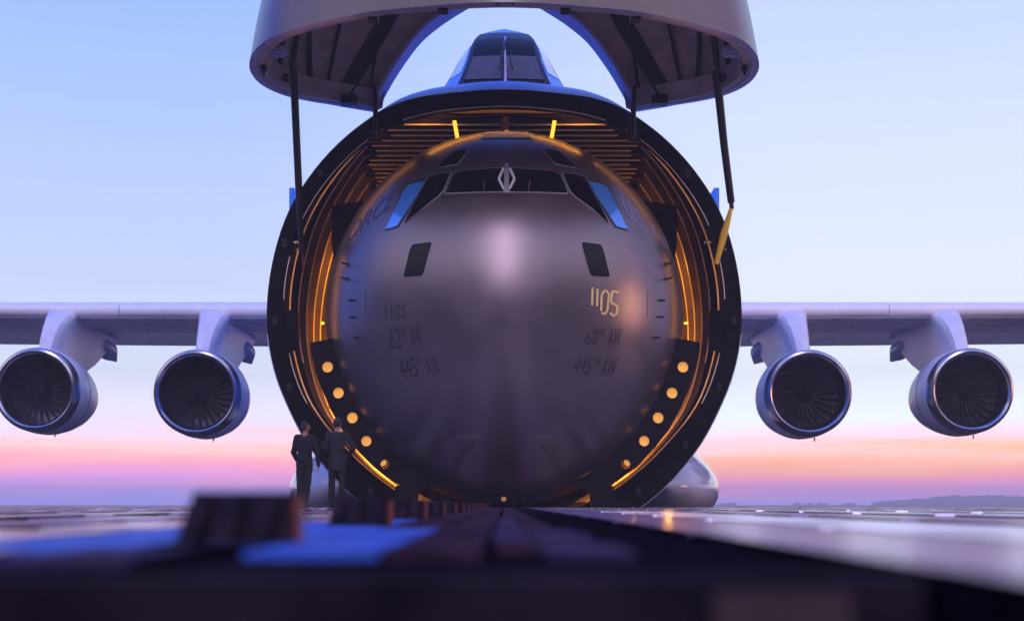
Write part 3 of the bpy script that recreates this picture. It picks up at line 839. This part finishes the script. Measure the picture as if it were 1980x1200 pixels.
# receptacle on the crown, probes, nose gear doors
decal('refuelling_receptacle', [[(930,268),(938,257),(1020,257),(1028,268),(1014,264.5),(944,264.5)]], M['cap'], .02, body, rnd=0)
decal('receptacle_post', [[(975,254),(983,254),(983,264),(975,264)]], M['cap'], .03, body, rnd=0)
for s in (-1, 1):
    for dx, py in ((307,512), (307,540), (300,581), (298,613), (290,652)):
        px = 979.5+s*dx; h = nhit(px, py)
        if not h: continue
        nn = nnorm(h); bm = bmesh.new(); t = nn.cross(Vector((0,0,1))).normalized()
        if py < 560: tube(bm, [h, h+nn*.14+Vector((0,0,0)), h+nn*.17+Vector((-s*.0,-.14,0))], [.022,.018,.008], 8); box(bm, h-Vector((.012,.012,.06)), h+Vector((.012,.012,.06)))
        else: tube(bm, [h-nn*.01, h+nn*.06+Vector((0,-.03,0)), h+nn*.05+Vector((-s*.12,-.1,-.01))], [.03,.024,.016], 8)
        link('air_probe', bm, M['black'], body)
    decal('panel_seam', stroke([(979.5+s*273, 560), (979.5+s*272, 612)], .7), M['letter_dark'], .004, body, skirt=False, rnd=0)
    gd = decal('gear_door', [[(979.5+s*50,843),(979.5+s*92,842),(979.5+s*110,856),(979.5+s*110,902),(979.5+s*104,902),(979.5+s*104,862),(979.5+s*88,850),(979.5+s*52,850)]], mat('door_edge', (.12,.09,.11), .35), .02, body, rnd=2)
    decal('door_inner', [[(979.5+s*60,856),(979.5+s*84,856),(979.5+s*80,870),(979.5+s*92,872),(979.5+s*88,886),(979.5+s*66,866)]], mat('door_shine', (.06,.05,.065), .25), .02, gd, rnd=2)
for y_ in (30.75, 31.5):
    q_ = ns(y_); bm = bmesh.new(); tube(bm, [Vector((NA*q_*math.cos(2*PI*k/120), y_, NZ+NB*q_*math.sin(2*PI*k/120))) for k in range(121)], .007, 5, cap=False); link('panel_seam', bm, M['seam'], body)
# nose wheels and leg in the dark below
for s in (-1, 1):
    bm = bmesh.new(); 
    pr = [(.0,.05),(.04,.2),(.02,.3),(.0,.42),(.06,.46),(.18,.46),(.24,.42),(.22,.3),(.2,.2),(.24,.05)]
    rings_ = [[Vector((s*.38+(a-.12), 31.3+r*math.cos(2*PI*k/32), .47+r*math.sin(2*PI*k/32))) for k in range(32)] for a, r in pr]
    loft(bm, rings_, cap0=True, cap1=True); fix(bm); link('nose_wheel', bm, mat('tyre', (.012,.012,.013), .8), mil)
bm = bmesh.new(); tube(bm, [Vector((0, 31.3, 1.3)), Vector((0, 31.3, .45))], .09, 12); tube(bm, [Vector((-.35, 31.3, .47)), Vector((.35, 31.3, .47))], .06, 10); link('gear_leg', bm, M['black'], mil)
bm = bmesh.new(); p = P(974, 964, 30.3); tube(bm, [p, p+Vector((0,.05,0))], .055, 16); link('taxi_light', bm, mat('taxi_lens', (.5,.25,.05), .3, emit=(1,.45,.05), es=.12), mil)
# ================================================================== LOADING DECK
deck = thing('loading_deck', 'low metal loading deck with pale panels running up to the open nose', 'loading deck', (0, 15, -1.25))
bm = bmesh.new(); box(bm, (-16, 1.38, -.35), (.40, 30.9, -.012)); box(bm, (.40, 1.0, -.35), (16, 30.9, -.012)); link('deck_frame', bm, M['deck'], deck, smooth_=False)
bm = bmesh.new(); box(bm, (-16, 1.30, -.30), (.39, 1.375, -.006)); link('front_beam', bm, mat('front_beam', (.020,.014,.024), .9, nscale=6, namt=.5, spec=.05), deck, smooth_=False)
bm = bmesh.new()
for x in range(-14, 15, 4):
    for y in (3, 12, 21, 29): box(bm, (x-.15, y-.15, -1.25), (x+.15, y+.15, -.36))
link('deck_leg', bm, M['deck'], deck, smooth_=False)
def strip(x0, x1, y0, y1, pitch, gap, m, z=0., ph=0, jit=0):
    bm = bmesh.new(); y = y0+ph; rows = []; first = True
    while y < y1:
        e = min(y1, y+pitch-gap); a = x0+random.uniform(0, jit); b = x1-random.uniform(0, jit)
        rows += [(y-.004, -.010, a, b, 1), (y, 0, a, b, 0), (e, 0, a, b, 1), (e+.004, -.010, a, b, 1)]; y += pitch
    pv = None
    for yy, zz, a, b, mi in rows:
        cur = [bm.verts.new((a, yy, z+zz)), bm.verts.new((b, yy, z+zz))]
        if pv: f = bm.faces.new([pv[0], pv[1], cur[1], cur[0]]); f.material_index = pm
        pv = cur; pm = mi
    bmesh.ops.recalc_face_normals(bm, faces=bm.faces)
    o = link('panel_strip', bm, m, deck, smooth_=False); o.data.materials.append(M['deck']); return o
random.seed(3)
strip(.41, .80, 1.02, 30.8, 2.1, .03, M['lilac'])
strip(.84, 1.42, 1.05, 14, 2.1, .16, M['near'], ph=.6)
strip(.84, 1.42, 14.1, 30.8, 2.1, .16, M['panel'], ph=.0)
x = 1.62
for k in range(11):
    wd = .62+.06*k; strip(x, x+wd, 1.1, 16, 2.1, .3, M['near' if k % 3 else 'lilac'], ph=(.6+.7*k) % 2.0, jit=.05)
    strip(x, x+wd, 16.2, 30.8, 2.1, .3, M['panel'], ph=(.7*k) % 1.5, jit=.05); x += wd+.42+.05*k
x = -1.25
strip(-.84, -.53, 1.55, 5.0, 1.2, .12, M['bluedeck'], ph=.2)
strip(-.52, -.34, 2.45, 3.95, 1.5, .02, M['bluedeck'])
strip(-.52, -.34, 4.4, 5.8, 1.4, .02, M['bluedeck'])
strip(-.84, -.53, 5.2, 30.8, 2.1, .6, M['lilac'], ph=.3)
strip(-.335, -.16, 1.75, 3.6, 1.0, .14, M['bluedeck'], ph=.05)
strip(-.335, -.16, 3.7, 30.8, 1.87, .4, M['darkdeck'])
strip(-.15, -.03, 1.5, 30.8, 2.6, .35, M['darkdeck'], ph=.3)
strip(-.01, .13, 1.5, 30.8, 3.3, .3, M['darkdeck'], ph=.5)
strip(.05, .16, 1.7, 3.4, .8, .45, M['violet'], z=.003)
strip(-.02, .04, 2.4, 6, 1.1, .5, M['violet'], z=.004)
strip(-.80, -.62, 1.45, 1.9, .9, .5, M['lilac'], z=.003)
strip(-.55, -.40, 1.5, 1.9, .9, .1, M['violet'], z=.003)
strip(-1.9, -1.27, 3.3, 4.8, 1.5, .05, M['redpaint'], z=.002)
strip(-1.25, -.86, 1.4, 2.6, 2.1, 1.2, M['lilac'], ph=.1, z=.001)
strip(-1.25, -.88, 1.39, 30.8, 2.1, .5, M['panel'], ph=.3)
x = -1.4
for k in range(11):
    wd = .6+.06*k; strip(x-wd, x, 1.4, 30.8, 2.1, .6, M['panel' if k % 2 else 'lilac'], ph=(.3+.9*k) % 2.0, jit=.05); x -= wd+.45+.05*k
# upright guide blocks, each with slots, along the left rail
def guide_block(y):
    bm = bmesh.new(); zt = .081; x0, x1 = -.500, -.340; dy = .15; dp = .05
    def pr(x, a): return None
    # wedge with leaning front, slotted
    cuts = [x0, x0+.03, x0+.05, x0+.085, x0+.105, x0+.14, x0+.155, x1]
    prev = None
    for i, (a, b) in enumerate(zip(cuts, cuts[1:])):
        rec = .04 if i in (1, 3, 5) else 0
        zc_ = .055 if rec else zt
        prof = [(y+rec, 0), (y+dy*(.9 if not rec else .8)+rec, zt*.999), (y+dy+dp, zt), (y+dy+dp, 0)]
        r0 = [bm.verts.new((a+.0002, p, z)) for p, z in prof]; r1 = [bm.verts.new((b-.0002, p, z)) for p, z in prof]
        for k in range(4): bm.faces.new([r0[k], r0[(k+1)%4], r1[(k+1)%4], r1[k]])
        bm.faces.new(r0[::-1]); bm.faces.new(r1)
    fix(bm); b_ = link('guide_block', bm, M['block'], deck, smooth_=False)
    bm = bmesh.new(); box(bm, (x1+.001, y+.13, .0), (x1+.008, y+dy+dp, zt-.01)); link('red_edge', bm, M['redpaint'], b_, smooth_=False)
for k in range(15): guide_block(2.13+1.87*k)
bm = bmesh.new(); box(bm, (.19, 1.27, -.2), (.315, 1.299, -.02)); link('fender_block', bm, M['brown'], deck, smooth_=False)
# side blocks by the mouth
for px0, px1, py in ((765, 808, 938), (1142, 1186, 938)):
    bm = bmesh.new(); a = P(px0, py, 30.6); b = P(px1, 975, 30.6); box(bm, (a.x, 30.5, 0), (b.x, 30.85, a.z)); bmesh.ops.bevel(bm, geom=list(bm.edges), offset=.02, segments=2, affect='EDGES'); link('end_stop', bm, M['plate'], deck)
# ================================================================== PEOPLE
def capsule(bm, a, ra, b, rb):
    t = bmesh.new(); a, b = Vector(a), Vector(b)
    for p, r in ((a, ra), (b, rb)):
        if isinstance(r, (int, float)): r = (r, r, r)
        bmesh.ops.create_icosphere(t, subdivisions=2, radius=1, matrix=Matrix.Translation(p) @ Matrix.Diagonal((*r, 1)))
    r = bmesh.ops.convex_hull(t, input=t.verts)
    bmesh.ops.delete(t, geom=[g for g in r['geom_interior'] if isinstance(g, bmesh.types.BMVert)], context='VERTS')
    me = bpy.data.meshes.new('t'); t.to_mesh(me); t.free(); bm.from_mesh(me); bpy.data.meshes.remove(me)
def union(name, caps, m, par, vox=.012, extra=None, noise=0):
    bm = bmesh.new()
    for c in caps: capsule(bm, *c)
    me = bpy.data.meshes.new(name); bm.to_mesh(me); bm.free()
    o = bpy.data.objects.new(name, me); C.objects.link(o)
    md = o.modifiers.new('r', 'REMESH'); md.mode = 'VOXEL'; md.voxel_size = vox
    ms = o.modifiers.new('s', 'SMOOTH'); ms.iterations = 3; ms.factor = .5
    dg = bpy.context.evaluated_depsgraph_get(); me2 = bpy.data.meshes.new_from_object(o.evaluated_get(dg))
    bpy.data.objects.remove(o); bpy.data.meshes.remove(me)
    T = parent_world(par); me2.transform(T)
    if noise:
        from mathutils import noise as nz
        for v in me2.vertices: v.co += v.normal*noise*nz.noise(v.co*9)
    return link(name, me2, m, par)
def hand(wr, d, out, side, curl=.5):
    """palm + five fingers as capsules from wrist wr along d; out = thumb direction"""
    wr, d, out = Vector(wr), Vector(d).normalized(), Vector(out).normalized(); nrm = d.cross(out).normalized()*side
    caps = [(wr, .026, wr+d*.035, (.03,.03,.03)), (wr+d*.03+out*.018, .017, wr+d*.09+out*.03, .015), (wr+d*.03-out*.018, .017, wr+d*.085-out*.03, .014), (wr+d*.04, .018, wr+d*.09, .016)]
    for k, (o_, l1) in enumerate(((.032,.075), (.011,.085), (-.011,.078), (-.031,.06))):
        k0 = wr+d*.085+out*o_; k1 = k0+(d+nrm*curl*.5).normalized()*l1*.45; k2 = k1+(d+nrm*curl*1.6).normalized()*l1*.33; k3 = k2+(d+nrm*curl*2.6).normalized()*l1*.22
        caps += [(k0, .0105, k1, .0095), (k1, .0095, k2, .009), (k2, .009, k3, .008)]
    t0 = wr+d*.03+out*.03; t1 = t0+(d*.6+out).normalized()*.04; t2 = t1+(d+out*.3).normalized()*.032
    caps += [(t0, .014, t1, .0115), (t1, .0115, t2, .0095)]
    return caps
def person(label, px, lay):
    y = 29.45; root = thing('person', label, 'person', ((px-CX)/F*y, y, 0), 'ground crew beside the open nose')
    J = lay
    hd = Vector(J['head'])
    nk = Vector(J['neck']); turn = J['turn']; fwd = Vector((math.sin(turn), math.cos(turn), 0)); sd_ = Vector((fwd.y, -fwd.x, 0))
    caps = [(hd+Vector((0,0,.03)), (.077,.092,.088), hd+Vector((0,0,-.04))+fwd*.018, (.062,.072,.07)), (hd+fwd*.055-Vector((0,0,.07)), .036, hd+fwd*.05-Vector((0,0,.05)), .04),
            (hd+fwd*.085+Vector((0,0,.0)), .012, hd+fwd*.105-Vector((0,0,.022)), .015),      # nose
            (hd+sd_*.076-Vector((0,0,.012)), (.012,.02,.03), hd+sd_*.08-Vector((0,0,.02)), (.01,.016,.022)),
            (hd-sd_*.076-Vector((0,0,.012)), (.012,.02,.03), hd-sd_*.08-Vector((0,0,.02)), (.01,.016,.022)),
            (hd+fwd*.078+sd_*.0-Vector((0,0,.052)), (.022,.014,.01), hd+fwd*.08-Vector((0,0,.052)), (.022,.014,.01)),
            (hd-Vector((0,0,.06)), .055, nk, .06)]
    for e in (-1, 1): caps.append((hd+fwd*.08+sd_*.032*e+Vector((0,0,.008)), .012, hd+fwd*.082+sd_*.034*e+Vector((0,0,.008)), .011))
    ch, wa, pe = Vector(J['chest']), Vector(J['waist']), Vector(J['pelvis'])
    caps += [(nk, .06, ch, (.14,.10,.12)), (ch, (.16,.11,.13), wa, (.13,.10,.1)), (wa, (.13,.10,.1), pe, (.15,.11,.1))]
    jc = [(nk-Vector((0,0,.045)), (.075,.07,.05), ch, (.17,.125,.13)), (ch, (.185,.128,.14), wa, (.155,.12,.1)), (wa, (.155,.12,.1), Vector((pe.x, pe.y, J['hem']+.05)), (.172,.135,.06))]
    for s in ('l', 'r'):
        sh, el, wr = [Vector(v) for v in J['arm_'+s]]
        caps += [(ch+(sh-ch)*.5+Vector((0,0,.03)), .06, sh, .052), (sh, .05, el, .04), (el, .04, wr, .027)]
        jc += [(ch+(sh-ch)*.4+Vector((0,0,.05)), .075, sh, .072), (sh, .074, el, .06), (el, .06, wr, .045)]
        d = Vector(J['hand_'+s]); caps += hand(wr+(wr-el).normalized()*.01, d, Vector(J['thumb_'+s]), 1 if s == 'l' else -1, .45)
    tc_ = [(pe+Vector((0,0,.03)), (.16,.12,.08), pe-Vector((0,0,.06)), (.155,.115,.06))]; sc = []
    for s in ('l', 'r'):
        hp, kn, an, to = [Vector(v) for v in J['leg_'+s]]
        caps += [(hp, .085, kn, .055), (kn, .055, kn.lerp(an, .35), .055), (kn.lerp(an, .35), .055, an, .038), (an, .04, to, .03)]
        tc_ += [(hp, .1, kn, .073), (kn, .073, an+Vector((0,0,.02)), .062)]
        sc.append((an+Vector((0,-.05,-.045)), (.042,.045,.04), to+Vector((0,.05,-.0)), (.042,.05,.03)))
    b_ = union('body', caps, M['skin'], root, .0085)
    union('trousers', tc_, M['trouser'], root, .012, noise=.014)
    union('jacket', jc, M[J['cloth']], root, .012, noise=.014)
    for c in sc: union('shoe', [c], M['shoe'], root, .008)
    hc = [(hd+Vector((0,0,.035))-fwd*.012, (.085,.098,.09), hd-fwd*.03+Vector((0,0,-.015)), (.08,.075,.075))]
    union('hair', hc, M['hair'], root, .008, noise=.01)
    if J.get('collar'):
        union('shirt_collar', [(nk+Vector((.03,.0,-.005)), (.05,.055,.028), nk+Vector((.045,.0,.0)), (.045,.05,.03))], M['shirt'], root, .008)
    return root
person('person in dark jacket and trousers on the left of the two, right arm hanging free', 584, dict(
    head=(.075,0,1.69), neck=(.07,0,1.54), turn=math.radians(60), chest=(.06,0,1.36), waist=(.055,0,1.1), pelvis=(.055,0,.95), hem=.93,
    arm_l=((-.105,0,1.46), (-.185,.04,1.16), (-.12,.17,.98)), arm_r=((.24,0,1.46), (.335,.0,1.14), (.34,.03,.90)),
    hand_l=(.5,.8,-.2), thumb_l=(0,0,1), hand_r=(0,.1,-1), thumb_r=(-.2,1,0),
    leg_l=((-.03,0,.9), (-.045,.01,.5), (-.045,-.02,.09), (-.06,.12,.035)), leg_r=((.13,0,.9), (.115,.02,.5), (.065,0,.09), (.09,.14,.035)), cloth='navy'))
person('person in longer charcoal coat with white collar, standing on the right of the two', 652, dict(
    head=(.01,0,1.765), neck=(.01,0,1.61), turn=math.radians(35), chest=(0,0,1.40), waist=(0,0,1.16), pelvis=(.0,0,1.0), hem=.74, collar=True,
    arm_l=((-.17,0,1.53), (-.25,-.03,1.2), (-.15,.13,1.02)), arm_r=((.18,0,1.53), (.345,-.02,1.25), (.2,.12,1.06)),
    hand_l=(.6,.6,-.3), thumb_l=(0,0,1), hand_r=(-.6,.6,-.3), thumb_r=(0,0,1),
    leg_l=((-.09,0,.95), (-.115,.01,.52), (-.135,-.01,.09), (-.16,.13,.035)), leg_r=((.09,0,.95), (.095,.02,.52), (.10,0,.09), (.13,.14,.035)), cloth='coat'))
# ================================================================== FAR SCENERY
bm = bmesh.new(); random.seed(11)
for i in range(300):
    px = random.uniform(1690, 2300); y = random.uniform(1100, 1300)
    f = min(1, (px-1680)/180); h = (3+5.5*f*random.uniform(.55, 1.0)); c = Vector(((px-CX)/F*y, y, -1.25+h*.5))
    if px > 1800 and px < 1850: h *= 1.15
    t = bmesh.ops.create_icosphere(bm, subdivisions=2, radius=1, matrix=Matrix.Translation(c) @ Matrix.Diagonal((h*random.uniform(.5,.9), 4, h*.62, 1)))
    for v in t['verts']:
        v.co += Vector((random.uniform(-1,1)*.6, random.uniform(-1,1)*.6, random.uniform(-1,1)*.7))
for i in range(60):
    px = random.choice((random.uniform(1630,1650), random.uniform(1390,1420), random.uniform(1520,1600))); y = 1250; h = random.uniform(1.6, 3.2)
    t = bmesh.ops.create_icosphere(bm, subdivisions=1, radius=1, matrix=Matrix.Translation(Vector(((px-CX)/F*y, y, -1.25+h*.5))) @ Matrix.Diagonal((h*.9, 3, h*.6, 1)))
    for v in t['verts']: v.co += Vector((random.uniform(-1,1)*.4, 0, random.uniform(-1,1)*.4))
tr = link('distant_trees', bm, M['tree'], smooth_=False); tr['kind'] = 'stuff'; tr['label'] = 'low hazy line of trees on the far horizon at the right'; tr['category'] = 'treeline'
# ================================================================== HAZE
bm = bmesh.new(); box(bm, (-900, -40, -2.3), (1300, 1420, 17))
hz = link('haze', bm, M['ground'], smooth_=False); hz['kind'] = 'stuff'; hz['label'] = 'thin lilac evening haze low over the airfield'; hz['category'] = 'haze'
hm = bpy.data.materials.new('haze_air'); hm.use_nodes = True; hn = hm.node_tree; hn.nodes.clear()
hv = hn.nodes.new('ShaderNodeVolumePrincipled'); ho = hn.nodes.new('ShaderNodeOutputMaterial'); hn.links.new(hv.outputs[0], ho.inputs['Volume'])
hv.inputs['Color'].default_value = (1.0, .90, .98, 1); hv.inputs['Density'].default_value = .0013
hz.data.materials.clear(); hz.data.materials.append(hm); hz.display_type = 'WIRE'
